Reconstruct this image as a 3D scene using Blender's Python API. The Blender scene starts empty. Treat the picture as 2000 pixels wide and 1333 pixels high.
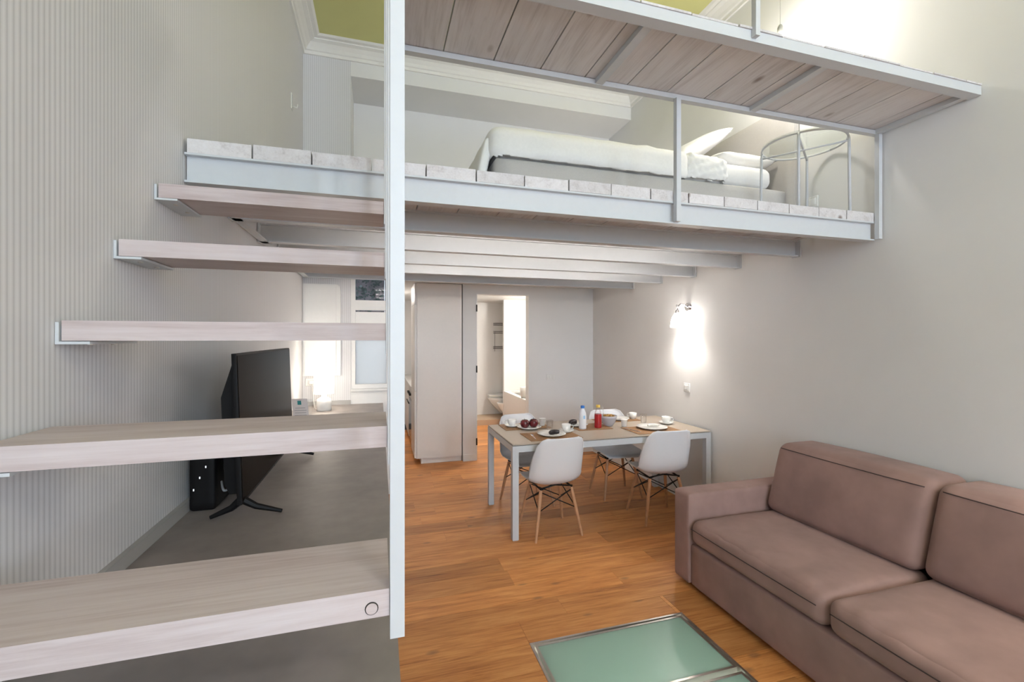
import bpy, bmesh, math, random
from mathutils import Vector, Matrix
random.seed(7)
S = bpy.context.scene
COL = S.collection
R = math.radians

# ------------------------------------------------------------------ camera
cam = bpy.data.cameras.new('camera'); cam_o = bpy.data.objects.new('camera', cam); COL.objects.link(cam_o)
cam.sensor_width = 36.0; cam.lens = 874.6 / 2000 * 36.0; cam.shift_y = -5.4 / 2000; cam.clip_start = 0.05
cam_o.location = (0, 0, 1.6); cam_o.rotation_euler = (R(90), 0, R(-16.55))
S.camera = cam_o
# ------------------------------------------------------------------ exposure
S.view_settings.view_transform = 'Standard'; S.view_settings.look = 'None'
S.view_settings.gamma = 1.0; S.view_settings.use_curve_mapping = False
S.view_settings.exposure = 2.02
# ------------------------------------------------------------------ sky
W = bpy.data.worlds.new('sky'); S.world = W; W.use_nodes = True
wb = W.node_tree.nodes['Background']; wb.inputs[0].default_value = (0.78, 0.88, 1.0, 1); wb.inputs[1].default_value = 1.6
# ------------------------------------------------------------------ daylight through the windows behind the viewer
def area(name, loc, rot, sx, sy, power, col):
    l = bpy.data.lights.new(name, 'AREA'); l.shape = 'RECTANGLE'; l.size = sx; l.size_y = sy; l.energy = power; l.color = col
    o = bpy.data.objects.new(name, l); COL.objects.link(o); o.location = loc; o.rotation_euler = rot
    return o
DAY = (0.66, 0.83, 1.0)
area('daylight_window', (0.25, -4.34, 2.3), (R(90), 0, 0), 1.1, 2.6, 27, DAY)
area('daylight_window', (1.95, -4.34, 2.3), (R(90), 0, 0), 1.1, 2.6, 27, DAY)

# ------------------------------------------------------------------ key dimensions (metres)
XL, XR = -0.71, 2.91          # left and right wall
YU, YB, YR = 4.76, 5.76, -4.2  # upper back wall, dining back wall, wall behind the viewer
ZC, ZK = 4.5, 4.373           # ceiling, cornice foot
CT = 0.94                     # top of the grey platform
ZB, ZT, ZP = 2.192, 2.305, 2.36  # loft beam bottom, beam top, plank top
YF = 1.978                    # loft front
TREADS = [(1.75, 2.113), (1.514, 1.878), (1.279, 1.641), (1.043, 1.403), (0.807, 1.165)]

# ------------------------------------------------------------------ materials
def new_mat(name):
    m = bpy.data.materials.new(name); m.use_nodes = True
    return m, m.node_tree, m.node_tree.nodes['Principled BSDF']
def N(t, kind, **kw):
    n = t.nodes.new(kind)
    for k, v in kw.items(): setattr(n, k, v)
    return n
def ramp(t, fac, stops):
    r = N(t, 'ShaderNodeValToRGB')
    e = r.color_ramp.elements
    while len(e) < len(stops): e.new(0.5)
    for el, (p, c) in zip(e, stops): el.position = p; el.color = (*c, 1)
    t.links.new(fac, r.inputs[0]); return r.outputs[0]
def bump(t, b, h, strength, dist=0.01):
    n = N(t, 'ShaderNodeBump'); n.inputs['Strength'].default_value = strength; n.inputs['Distance'].default_value = dist
    t.links.new(h, n.inputs['Height']); t.links.new(n.outputs[0], b.inputs['Normal'])
def mapped(t, scale, rnd=True, loc=None):
    g = N(t, 'ShaderNodeNewGeometry'); mp = N(t, 'ShaderNodeMapping'); mp.inputs['Scale'].default_value = scale
    if rnd:
        oi = N(t, 'ShaderNodeObjectInfo'); mu = N(t, 'ShaderNodeVectorMath', operation='SCALE'); mu.inputs[0].default_value = (13.7, 7.3, 5.1)
        t.links.new(oi.outputs['Random'], mu.inputs['Scale'])
        ad = N(t, 'ShaderNodeVectorMath', operation='ADD'); t.links.new(g.outputs['Position'], ad.inputs[0]); t.links.new(mu.outputs[0], ad.inputs[1])
        t.links.new(ad.outputs[0], mp.inputs['Vector'])
    else: t.links.new(g.outputs['Position'], mp.inputs['Vector'])
    return mp.outputs[0]
def noise(t, vec, scale, detail=4, rough=0.55, dist=0.0):
    n = N(t, 'ShaderNodeTexNoise'); n.inputs['Scale'].default_value = scale; n.inputs['Detail'].default_value = detail
    n.inputs['Roughness'].default_value = rough; n.inputs['Distortion'].default_value = dist
    t.links.new(vec, n.inputs['Vector']); return n.outputs['Fac']
def mixc(t, fac, a, b, mode='MIX'):
    n = N(t, 'ShaderNodeMix', data_type='RGBA', blend_type=mode)
    for i, v in ((0, fac), (6, a), (7, b)):
        if hasattr(v, 'is_linked') or isinstance(v, bpy.types.NodeSocket): t.links.new(v, n.inputs[i])
        else: n.inputs[i].default_value = v if i == 0 else (*v, 1)
    return n.outputs[2]
MATS = {}
def plain(name, col, rough=0.5, metal=0.0, nz=0.0, nscale=30, spec=0.5, sheen=0.0, coat=0.0, bumpst=0.0):
    if name in MATS: return MATS[name]
    m, t, b = new_mat(name)
    b.inputs['Roughness'].default_value = rough; b.inputs['Metallic'].default_value = metal
    b.inputs['Specular IOR Level'].default_value = spec; b.inputs['Sheen Weight'].default_value = sheen; b.inputs['Coat Weight'].default_value = coat
    v = mapped(t, (1, 1, 1), False); f = noise(t, v, nscale, 3)
    lo = tuple(max(0, c * (1 - nz)) for c in col); hi = tuple(min(1, c * (1 + nz)) for c in col)
    t.links.new(ramp(t, f, [(0.3, lo), (0.7, hi)]), b.inputs['Base Color'])
    if bumpst: bump(t, b, f, bumpst, 0.004)
    MATS[name] = m; return m
def emis(name, col, strength, base=(0.9, 0.9, 0.88)):
    if name in MATS: return MATS[name]
    m, t, b = new_mat(name)
    b.inputs['Base Color'].default_value = (*base, 1); b.inputs['Emission Color'].default_value = (*col, 1); b.inputs['Emission Strength'].default_value = strength
    MATS[name] = m; return m
def wood(name, axis, stops, knots=0.6, rough=0.45, vary=0.18, grain=1.0, tint=None, knotcol=(0.12, 0.07, 0.045)):
    if name in MATS: return MATS[name]
    m, t, b = new_mat(name)
    sc = [9.0, 9.0, 9.0]; sc[axis] = 0.9
    v = mapped(t, sc)
    f1 = noise(t, v, 1.6, 6, 0.62, 1.2)
    sc2 = [60.0, 60.0, 60.0]; sc2[axis] = 2.5
    f2 = noise(t, mapped(t, sc2), 2.0, 4, 0.6, 0.3)
    ad = N(t, 'ShaderNodeMath', operation='MULTIPLY_ADD'); t.links.new(f2, ad.inputs[0]); ad.inputs[1].default_value = 0.45 * grain
    mu = N(t, 'ShaderNodeMath', operation='MULTIPLY'); t.links.new(f1, mu.inputs[0]); mu.inputs[1].default_value = 0.62
    t.links.new(mu.outputs[0], ad.inputs[2])
    c = ramp(t, ad.outputs[0], stops)
    # knots
    sk = [2.2, 2.2, 2.2]; sk[axis] = 1.1
    vo = N(t, 'ShaderNodeTexVoronoi'); vo.inputs['Scale'].default_value = 2.6; vo.inputs['Randomness'].default_value = 1.0
    t.links.new(mapped(t, sk), vo.inputs['Vector'])
    kf = ramp(t, vo.outputs['Distance'], [(0.05, (1, 1, 1)), (0.13, (0, 0, 0))])
    kz = N(t, 'ShaderNodeMath', operation='MULTIPLY'); t.links.new(kf, kz.inputs[0]); kz.inputs[1].default_value = knots
    c = mixc(t, kz.outputs[0], c, knotcol)
    # per-piece tone
    oi = N(t, 'ShaderNodeObjectInfo'); hs = N(t, 'ShaderNodeHueSaturation')
    mr = N(t, 'ShaderNodeMapRange'); mr.inputs['To Min'].default_value = 1 - vary; mr.inputs['To Max'].default_value = 1 + vary
    t.links.new(oi.outputs['Random'], mr.inputs['Value']); t.links.new(mr.outputs[0], hs.inputs['Value']); t.links.new(c, hs.inputs['Color'])
    t.links.new(hs.outputs[0], b.inputs['Base Color'])
    b.inputs['Roughness'].default_value = rough; b.inputs['Specular IOR Level'].default_value = 0.35
    bump(t, b, f2, 0.12, 0.004)
    MATS[name] = m; return m
def wallpaper(name, axis):
    if name in MATS: return MATS[name]
    m, t, b = new_mat(name)
    g = N(t, 'ShaderNodeNewGeometry'); sp = N(t, 'ShaderNodeSeparateXYZ'); t.links.new(g.outputs['Position'], sp.inputs[0])
    d = N(t, 'ShaderNodeMath', operation='DIVIDE'); t.links.new(sp.outputs[axis], d.inputs[0]); d.inputs[1].default_value = 0.0173
    fr = N(t, 'ShaderNodeMath', operation='FRACT'); t.links.new(d.outputs[0], fr.inputs[0])
    c = ramp(t, fr.outputs[0], [(0.0, (0.53, 0.52, 0.53)), (0.12, (0.645, 0.635, 0.645)), (0.5, (0.74, 0.73, 0.74)), (0.86, (0.64, 0.63, 0.64)), (1.0, (0.53, 0.52, 0.53))])
    h = ramp(t, fr.outputs[0], [(0.0, (0, 0, 0)), (0.3, (0.8, 0.8, 0.8)), (0.55, (1, 1, 1)), (0.8, (0.7, 0.7, 0.7)), (1.0, (0, 0, 0))])
    t.links.new(c, b.inputs['Base Color']); b.inputs['Roughness'].default_value = 0.6
    bump(t, b, h, 0.12, 0.002)
    MATS[name] = m; return m
def thin_glass(name, tint=(1, 1, 1), gloss=0.03, fres=0.35):
    if name in MATS: return MATS[name]
    m = bpy.data.materials.new(name); m.use_nodes = True; t = m.node_tree; t.nodes.remove(t.nodes['Principled BSDF'])
    tr = N(t, 'ShaderNodeBsdfTransparent'); tr.inputs[0].default_value = (*tint, 1)
    gl = N(t, 'ShaderNodeBsdfGlossy'); gl.inputs['Roughness'].default_value = 0.03
    fr = N(t, 'ShaderNodeLayerWeight'); fr.inputs[0].default_value = 0.35
    ad = N(t, 'ShaderNodeMath', operation='MULTIPLY_ADD'); t.links.new(fr.outputs['Fresnel'], ad.inputs[0]); ad.inputs[1].default_value = fres; ad.inputs[2].default_value = gloss
    mx = N(t, 'ShaderNodeMixShader'); t.links.new(ad.outputs[0], mx.inputs[0]); t.links.new(tr.outputs[0], mx.inputs[1]); t.links.new(gl.outputs[0], mx.inputs[2])
    t.links.new(mx.outputs[0], t.nodes['Material Output'].inputs[0]); MATS[name] = m; return m
def frosted(name, col, gloss=0.12, rough=0.2, trans=0.75):
    if name in MATS: return MATS[name]
    m = bpy.data.materials.new(name); m.use_nodes = True; t = m.node_tree; t.nodes.remove(t.nodes['Principled BSDF'])
    tl = N(t, 'ShaderNodeBsdfTranslucent'); tl.inputs[0].default_value = (*col, 1)
    df = N(t, 'ShaderNodeBsdfDiffuse'); df.inputs[0].default_value = (*col, 1)
    m1 = N(t, 'ShaderNodeMixShader'); m1.inputs[0].default_value = trans; t.links.new(df.outputs[0], m1.inputs[1]); t.links.new(tl.outputs[0], m1.inputs[2])
    gl = N(t, 'ShaderNodeBsdfGlossy'); gl.inputs['Roughness'].default_value = rough
    mx = N(t, 'ShaderNodeMixShader'); mx.inputs[0].default_value = gloss; t.links.new(m1.outputs[0], mx.inputs[1]); t.links.new(gl.outputs[0], mx.inputs[2])
    t.links.new(mx.outputs[0], t.nodes['Material Output'].inputs[0]); MATS[name] = m; return m

WALL = plain('wall_paint', (0.75, 0.74, 0.725), 0.75, nz=0.015, nscale=2)
WHITE = plain('white_paint', (0.80, 0.79, 0.77), 0.45, nz=0.01)
TRIM = plain('plaster_trim', (0.80, 0.78, 0.74), 0.6, nz=0.01)
GREEN = plain('green_ceiling', (0.62, 0.60, 0.26), 0.8, nz=0.02, nscale=3)
STEEL = plain('white_steel', (0.60, 0.615, 0.635), 0.45, nz=0.012)
GREY = plain('grey_resin', (0.30, 0.262, 0.242), 0.45, nz=0.12, nscale=9, spec=0.4)
GREYSKIRT = plain('grey_skirting', (0.42, 0.405, 0.39), 0.5)
CAB = plain('cabinet_lacquer', (0.76, 0.71, 0.66), 0.35, nz=0.01)
DARKGAP = plain('dark_gap', (0.03, 0.025, 0.02), 0.8)
BLACK = plain('black_plastic', (0.008, 0.007, 0.007), 0.5, spec=0.2)
BLACKM = plain('black_metal', (0.018, 0.016, 0.015), 0.45, metal=0.6)
CHROME = plain('chrome', (0.75, 0.75, 0.76), 0.15, metal=1.0)
BRUSH = plain('brushed_steel', (0.62, 0.58, 0.54), 0.3, metal=1.0)
PORC = plain('white_porcelain', (0.84, 0.83, 0.80), 0.12, coat=0.3)
SHELLW = plain('white_plastic_shell', (0.80, 0.80, 0.82), 0.32)
LINEN = plain('white_linen', (0.82, 0.81, 0.80), 0.85, nz=0.02, nscale=60, sheen=0.2)
BEDGREY = plain('bed_base_fabric', (0.50, 0.475, 0.45), 0.9, nz=0.03, nscale=120)
SUEDE = plain('brown_microfibre', (0.325, 0.200, 0.174), 0.9, nz=0.14, nscale=5, sheen=0.08, bumpst=0.12)
SEAM = plain('dark_seam_thread', (0.055, 0.035, 0.032), 0.9)
TTOP = plain('beige_table_top', (0.46, 0.385, 0.31), 0.4, nz=0.02)
BAMBOO = plain('bamboo_mat', (0.33, 0.175, 0.075), 0.55, nz=0.25, nscale=80)
LEGW = plain('beech_leg', (0.55, 0.29, 0.155), 0.45, nz=0.12, nscale=25)
FLOORW = wood('oak_floor', 0, [(0.32, (0.28, 0.092, 0.024)), (0.46, (0.52, 0.200, 0.056)), (0.58, (0.64, 0.280, 0.088)), (0.74, (0.74, 0.365, 0.132))], 0.5, 0.45, 0.22, 1.0)
PALEX = wood('whitewashed_pine', 0, [(0.30, (0.45, 0.350, 0.335)), (0.5, (0.585, 0.495, 0.485)), (0.75, (0.68, 0.61, 0.61))], 0.35, 0.55, 0.04, 0.8, knotcol=(0.30, 0.20, 0.17))
PALEY = wood('whitewashed_boards', 1, [(0.30, (0.47, 0.43, 0.425)), (0.5, (0.65, 0.62, 0.62)), (0.75, (0.74, 0.72, 0.725))], 0.85, 0.6, 0.07, 0.9, knotcol=(0.20, 0.14, 0.12))
GLASS = thin_glass('clear_glass')
LAMPW = (1.0, 0.90, 0.76)

# ------------------------------------------------------------------ mesh helpers
class MB:
    def __init__(s): s.bm = bmesh.new()
    def box(s, x0, x1, y0, y1, z0, z1):
        v = [s.bm.verts.new(p) for p in ((x0,y0,z0),(x1,y0,z0),(x1,y1,z0),(x0,y1,z0),(x0,y0,z1),(x1,y0,z1),(x1,y1,z1),(x0,y1,z1))]
        for f in ((0,3,2,1),(4,5,6,7),(0,1,5,4),(1,2,6,5),(2,3,7,6),(3,0,4,7)): s.bm.faces.new([v[i] for i in f])
        return s
    def poly(s, pts): s.bm.faces.new([s.bm.verts.new(p) for p in pts]); return s
    def prism(s, pts2, axis, a, b):
        """extrude a closed 2D outline along an axis (0=x: outline in y,z; 1=y: x,z; 2=z: x,y)"""
        def P(p, w): return {0: (w, p[0], p[1]), 1: (p[0], w, p[1]), 2: (p[0], p[1], w)}[axis]
        A = [s.bm.verts.new(P(p, a)) for p in pts2]; B = [s.bm.verts.new(P(p, b)) for p in pts2]; n = len(pts2)
        s.bm.faces.new(A[::-1]); s.bm.faces.new(B)
        for i in range(n): s.bm.faces.new((A[i], A[(i+1) % n], B[(i+1) % n], B[i]))
        return s
    def rod(s, pts, r, n=10, cap=True):
        pts = [Vector(p) for p in pts]; rr = r if isinstance(r, (list, tuple)) else [r] * len(pts)
        rings = []; ref = None
        for i, p in enumerate(pts):
            d = (pts[min(i+1, len(pts)-1)] - pts[max(i-1, 0)]).normalized()
            if ref is None: ref = Vector((0,0,1)) if abs(d.z) < 0.9 else Vector((1,0,0))
            u = d.cross(ref).normalized(); w = d.cross(u).normalized(); ref = u.cross(d) if False else ref
            rings.append([s.bm.verts.new(p + (u*math.cos(2*math.pi*k/n) + w*math.sin(2*math.pi*k/n)) * rr[i]) for k in range(n)])
        for a, b in zip(rings, rings[1:]):
            for k in range(n): s.bm.faces.new((a[k], a[(k+1) % n], b[(k+1) % n], b[k]))
        if cap: s.bm.faces.new(rings[0][::-1]); s.bm.faces.new(rings[-1])
        return s
    def lathe(s, prof, c=(0,0,0), n=24, close=False):
        rings = []
        for r, z in prof:
            if r < 1e-5: rings.append([s.bm.verts.new((c[0], c[1], c[2]+z))])
            else: rings.append([s.bm.verts.new((c[0]+r*math.cos(2*math.pi*k/n), c[1]+r*math.sin(2*math.pi*k/n), c[2]+z)) for k in range(n)])
        for a, b in zip(rings, rings[1:]):
            for k in range(n):
                q = (k+1) % n
                if len(a) == 1 and len(b) == 1: continue
                if len(a) == 1: s.bm.faces.new((a[0], b[k], b[q]))
                elif len(b) == 1: s.bm.faces.new((a[k], a[q], b[0]))
                else: s.bm.faces.new((a[k], a[q], b[q], b[k]))
        return s
    def soft(s, x0, x1, y0, y1, z0, z1, r, n=14, bulge=(0,0,0), fn=None):
        """rounded, slightly swollen box (cushions, mattresses)"""
        c = Vector(((x0+x1)/2, (y0+y1)/2, (z0+z1)/2)); h = Vector(((x1-x0)/2, (y1-y0)/2, (z1-z0)/2))
        cache = {}
        def vert(u):
            k = tuple(round(a, 5) for a in u)
            if k in cache: return cache[k]
            p = Vector((u[0]*h.x, u[1]*h.y, u[2]*h.z))
            q = Vector([max(-(h[i]-r), min(h[i]-r, p[i])) for i in range(3)])
            d = p - q
            if d.length > 1e-9:
                d = d.normalized() * r if sum(1 for i in range(3) if abs(abs(u[i])-1) < 1e-6) else d
            p = q + d
            for i in range(3):
                j, k2 = (i+1) % 3, (i+2) % 3
                p[i] += bulge[i] * u[i] * (1-u[j]**2) * (1-u[k2]**2)
            p += c
            if fn: p = Vector(fn(p, u))
            cache[k] = s.bm.verts.new(p); return cache[k]
        # denser sampling near the edges
        def t(i):
            a = -1 + 2*i/n; return math.copysign(1-(1-abs(a))**1.7, a) if n > 4 else a
        for ax in range(3):
            for sg in (-1, 1):
                for i in range(n):
                    for j in range(n):
                        qd = []
                        for (di, dj) in ((0,0),(1,0),(1,1),(0,1)):
                            u = [0,0,0]; u[ax] = sg; u[(ax+1) % 3] = t(i+di); u[(ax+2) % 3] = t(j+dj); qd.append(vert(u))
                        if len(set(qd)) == 4: s.bm.faces.new(qd if sg > 0 else qd[::-1])
        return s
    def cloth(s, zlow, t):
        bmesh.ops.recalc_face_normals(s.bm, faces=s.bm.faces)
        bmesh.ops.delete(s.bm, geom=[f for f in s.bm.faces if f.normal.z < -0.6 and f.calc_center_median().z < zlow], context='FACES')
        bmesh.ops.solidify(s.bm, geom=s.bm.faces[:], thickness=t); return s
    def build(s, name, mat, parent=None, bevel=0.0, smooth=False, seg=1, loc=None, rot=None):
        bm = s.bm
        if bevel:
            bmesh.ops.bevel(bm, geom=[e for e in bm.edges if len(e.link_faces) == 2 and e.calc_face_angle(0) > 0.6], offset=bevel, segments=seg, affect='EDGES', profile=0.5, clamp_overlap=True)
        bmesh.ops.recalc_face_normals(bm, faces=bm.faces)
        me = bpy.data.meshes.new(name); bm.to_mesh(me); bm.free()
        if smooth:
            me.polygons.foreach_set('use_smooth', [True]*len(me.polygons))
            if smooth == 'auto': me.set_sharp_from_angle(angle=R(40))
        me.materials.append(mat)
        o = bpy.data.objects.new(name, me); COL.objects.link(o)
        if parent is not None: o.parent = parent
        if loc is not None: o.location = loc
        if rot is not None: o.rotation_euler = rot
        return o
def box(name, mat, x0, x1, y0, y1, z0, z1, parent=None, bevel=0.0, seg=1):
    return MB().box(x0, x1, y0, y1, z0, z1).build(name, mat, parent, bevel, False, seg)
def tag(o, label=None, cat=None, group=None, kind=None):
    if label: o['label'] = label
    if cat: o['category'] = cat
    if group: o['group'] = group
    if kind: o['kind'] = kind
    return o
def thing(name, label, cat, loc=(0,0,0), rz=0, group=None):
    o = bpy.data.objects.new(name, None); COL.objects.link(o); o.location = loc; o.rotation_euler = (0,0,rz); o.empty_display_size = 0.1
    return tag(o, label, cat, group)
def struct(o, label=None): return tag(o, label, None, None, 'structure')
def copy_tree(src, parent=None):
    c = src.copy(); COL.objects.link(c); c.parent = parent
    for ch in [o for o in bpy.data.objects if o.parent == src]: copy_tree(ch, c)
    return c

# ================================================================== THE SHELL
# floor: sub-floor around the glass hatch, with every oak board as a piece of its own
HX0, HX1, HY0, HY1 = 0.755, 1.69, 0.62, 2.22
fl = MB()
fl.box(-0.9, HX0, YR, 8.7, -0.06, -0.016).box(HX1, 3.1, YR, 8.7, -0.06, -0.016).box(HX0, HX1, YR, HY0, -0.06, -0.016).box(HX0, HX1, HY1, 8.7, -0.06, -0.016)
floor = struct(fl.build('floor', DARKGAP), 'oak board floor with a glass hatch let into it')
rows = 0; y = -4.18; pw = 0.188
while y < 8.0:
    y1 = y + pw; xs = [0.04]; x = 0.04 - random.uniform(0.0, 1.2)
    while True:
        x += random.uniform(1.0, 1.75)
        if x > XR - 0.15: break
        if x > 0.2: xs.append(x)
    xs.append(XR)
    for a, b in zip(xs, xs[1:]):
        segs = [(a, b, y, y1)]
        if y < HY1 and y1 > HY0 and b > HX0 and a < HX1:
            segs = []
            if a < HX0: segs.append((a, HX0, y, y1))
            if b > HX1: segs.append((HX1, b, y, y1))
            if y1 > HY1: segs.append((max(a, HX0), min(b, HX1), HY1, y1))
            if y < HY0: segs.append((max(a, HX0), min(b, HX1), y, HY0))
        for (p, q, r0, r1) in segs:
            if q - p < 0.002 or r1 - r0 < 0.01: continue
            if y > YB and p < 0.05: p = -0.5
            box('floor_board', FLOORW, p + 0.0006, q - 0.0006, r0 + 0.0006, r1 - 0.0006, -0.016, 0.0, floor, 0.0012)
    y = y1
# walls
wl = struct(box('wall_left', wallpaper('striped_wallpaper_side', 1), XL - 0.15, XL, YR, YU, 0, ZC), 'left wall in pale vertical striped wallpaper')
wr = struct(box('wall_right', WALL, XR, XR + 0.15, YR, YB, 0, ZC), 'smooth pale greige right wall')
wp = struct(box('wall_back', wallpaper('striped_wallpaper_end', 0), XL, -0.27, YU, YU + 0.14, 0, ZC), 'narrow striped pier closing the left corner')
# around the lower window and above the alcove
ww = MB(); ww.box(-0.27, 0.12, YU, YU + 0.14, 0, 1.09).box(-0.27, 0.12, YU, YU + 0.14, 2.23, 2.30)
struct(ww.build('wall_back', WHITE), 'white wall below the small window')
hd = MB(); hd.box(-0.27, XR, YU, 5.30, 4.23, ZC)
struct(hd.build('wall_back', WALL), 'plaster header over the sleeping alcove')
al = MB(); al.box(-0.42, XR, 5.30, 5.42, 2.346, ZC).box(-0.42, -0.27, YU + 0.14, 5.30, 2.30, ZC)
struct(al.build('wall_back', WALL), 'rear wall of the sleeping alcove')
struct(box('ceiling', WHITE, -0.6, XR, 5.301, 8.7, 2.305, 2.345), 'white ceiling over the dining and kitchen end')
# dining back wall with the bathroom doorway
db = MB(); DX0, DX1, DZ = 1.222, 1.951, 2.19
db.box(1.045, DX0, YB, YB + 0.12, 0, 2.305).box(DX1, XR, YB, YB + 0.12, 0, 2.305).box(DX0, DX1, YB, YB + 0.12, DZ, 2.305)
struct(db.build('wall_back', WALL), 'pale wall with the bathroom doorway')
# wall behind the viewer, with two tall windows
rw = MB(); WX = [(-0.30, 0.80), (1.40, 2.50)]; WZ0, WZ1 = 1.0, 3.6
rw.box(XL, WX[0][0], YR - 0.2, YR, 0, ZC).box(WX[0][1], WX[1][0], YR - 0.2, YR, 0, ZC).box(WX[1][1], XR, YR - 0.2, YR, 0, ZC)
for a, b in WX: rw.box(a, b, YR - 0.2, YR, 0, WZ0).box(a, b, YR - 0.2, YR, WZ1, ZC)
struct(rw.build('wall_front', WALL), 'wall with two tall windows')
for i, (a, b) in enumerate(WX):
    w = thing('window_%d' % (i + 2), None, None); struct(w, 'tall white casement window with two leaves')
    f = MB(); f.box(a, b, YR - .08, YR - .02, WZ0, WZ0 + .06).box(a, b, YR - .08, YR - .02, WZ1 - .06, WZ1).box(a, a + .06, YR - .08, YR - .02, WZ0 + .06, WZ1 - .06).box(b - .06, b, YR - .08, YR - .02, WZ0 + .06, WZ1 - .06)
    m = (a + b) / 2; f.box(m - .04, m + .04, YR - .08, YR - .02, WZ0 + .06, WZ1 - .06)
    f.build('frame', WHITE, w)
    box('pane', GLASS, a + .06, m - .04, YR - .052, YR - .048, WZ0 + .06, WZ1 - .06, w)
    box('pane', GLASS, m + .04, b - .06, YR - .052, YR - .048, WZ0 + .06, WZ1 - .06, w)
# ceiling
struct(box('ceiling', GREEN, XL, XR, YR, YU, ZC, ZC + 0.1), 'olive green painted ceiling')
# stepped plaster cornice
prof = [(0, 0), (0.018, 0), (0.022, 0.028), (0.035, 0.034), (0.05, 0.058), (0.08, 0.088), (0.115, 0.100), (0.118, 0.108), (0.15, 0.112), (0.168, 0.127), (0, 0.127)]
n = 0
def cornice(axis, sgn, base, a, b, label):
    pts = [(base + sgn * p, ZK + q) for p, q in prof]
    # mitred ends: the profile shortens by its own projection
    mbm = MB(); A = []; B = []
    for (p, q) in prof:
        w = base + sgn * p
        pa, pb = (a + p, b - p)
        A.append(mbm.bm.verts.new((w, pa, ZK + q) if axis == 1 else (pa, w, ZK + q)))
        B.append(mbm.bm.verts.new((w, pb, ZK + q) if axis == 1 else (pb, w, ZK + q)))
    k = len(prof)
    for i in range(k): mbm.bm.faces.new((A[i], A[(i+1) % k], B[(i+1) % k], B[i]))
    mbm.bm.faces.new(A); mbm.bm.faces.new(B[::-1])
    return struct(mbm.build('trim_%d' % n, TRIM), label)
for n, (ax, sg, base, a, b, lb) in enumerate([(1, 1, XL, YR, YU, 'white cornice along the striped wall'), (0, -1, YU, XL, XR, 'white cornice above the sleeping alcove'), (1, -1, XR, YR, YU, 'white cornice along the smooth right wall'), (0, 1, YR, XL, XR, 'white cornice above the tall windows')], 1):
    cornice(ax, sg, base, a, b, lb)
# skirtings
struct(box('baseboard_left', GREYSKIRT, XL, XL + 0.016, 0.30, YU - 0.016, CT, CT + 0.042, None, 0.002), 'low grey skirting on the platform by the striped wall')
struct(box('baseboard_back', GREYSKIRT, XL + 0.016, -0.27, YU - 0.016, YU, CT, CT + 0.042, None, 0.002), 'low grey skirting under the striped pier')
bb = MB(); bb.box(1.045, DX0, YB - .014, YB, 0, .085).box(DX1, XR - .014, YB - .014, YB, 0, .085)
struct(bb.build('baseboard_back', WHITE, None, 0.002), 'white skirting of the dining back wall')
struct(box('baseboard_right', WHITE, XR - 0.014, XR, YR, YB, 0, 0.085, None, 0.002), 'white skirting of the right wall')

# small interior window over the platform
w1 = struct(thing('window_1', None, None), 'small white window with a dark transom pane over a frosted pane')
f = MB(); ya, yb = YU + 0.01, YU + 0.07
f.box(-0.27, -0.228, ya, yb, 1.09, 2.23).box(0.075, 0.12, ya, yb, 1.09, 2.23)
f.box(-0.228, 0.075, ya, yb, 2.20, 2.23).box(-0.228, 0.075, ya, yb, 1.885, 1.985).box(-0.228, 0.075, ya, yb, 1.09, 1.135).box(-0.228, 0.075, ya, yb, 1.585, 1.60)
f.build('frame', WHITE, w1, 0.003)
box('shutter_box', WHITE, -0.225, 0.072, YU - 0.012, YU + 0.03, 1.60, 1.865, w1, 0.004)
box('pane', thin_glass('transom_glass', (0.9, 0.92, 0.95), 0.008, 0.08), -0.228, 0.075, YU + 0.038, YU + 0.042, 1.985, 2.20, w1)
box('pane', frosted('frosted_blue_glass', (0.93, 0.95, 0.95), 0.06, 0.3, 0.85), -0.228, 0.075, YU + 0.036, YU + 0.042, 1.135, 1.585, w1)
struct(box('window_sill', WHITE, -0.27, 0.12, YU - 0.03, YU + 0.02, 1.07, 1.09, None, 0.003), 'white sill of the small window')
# light well beyond it: garden wall grown with ivy
struct(box('wall_court', plain('court_render', (0.14, 0.12, 0.12), 0.9, nz=0.3, nscale=12), -4.0, 0.06, 5.55, 5.65, 0, 2.29), 'rough wall of the little court outside')
struct(box('wall_court', WALL, 0.06, 0.12, YU + 0.14, 5.65, 0, 2.305), 'partition between court and kitchen passage')
iv = MB(); random.seed(3)
for k in range(420):
    c = Vector((random.uniform(-0.75, 0.05), random.uniform(5.44, 5.54), random.uniform(1.85, 2.28))); s_ = random.uniform(.012, .026)
    u = Vector((random.uniform(-1, 1), random.uniform(-.6, .2), random.uniform(-1, 1))).normalized(); v = u.cross(Vector((.2, 1, .1))).normalized()
    iv.poly([c - u*s_, c + v*s_*.6, c + u*s_, c - v*s_*.6])
tag(iv.build('ivy', plain('ivy_leaf', (0.022, 0.035, 0.026), 0.5, nz=0.5, nscale=60)), 'dark ivy leaves on the court wall outside the transom', 'ivy', kind='stuff')
random.seed(11)

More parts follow.
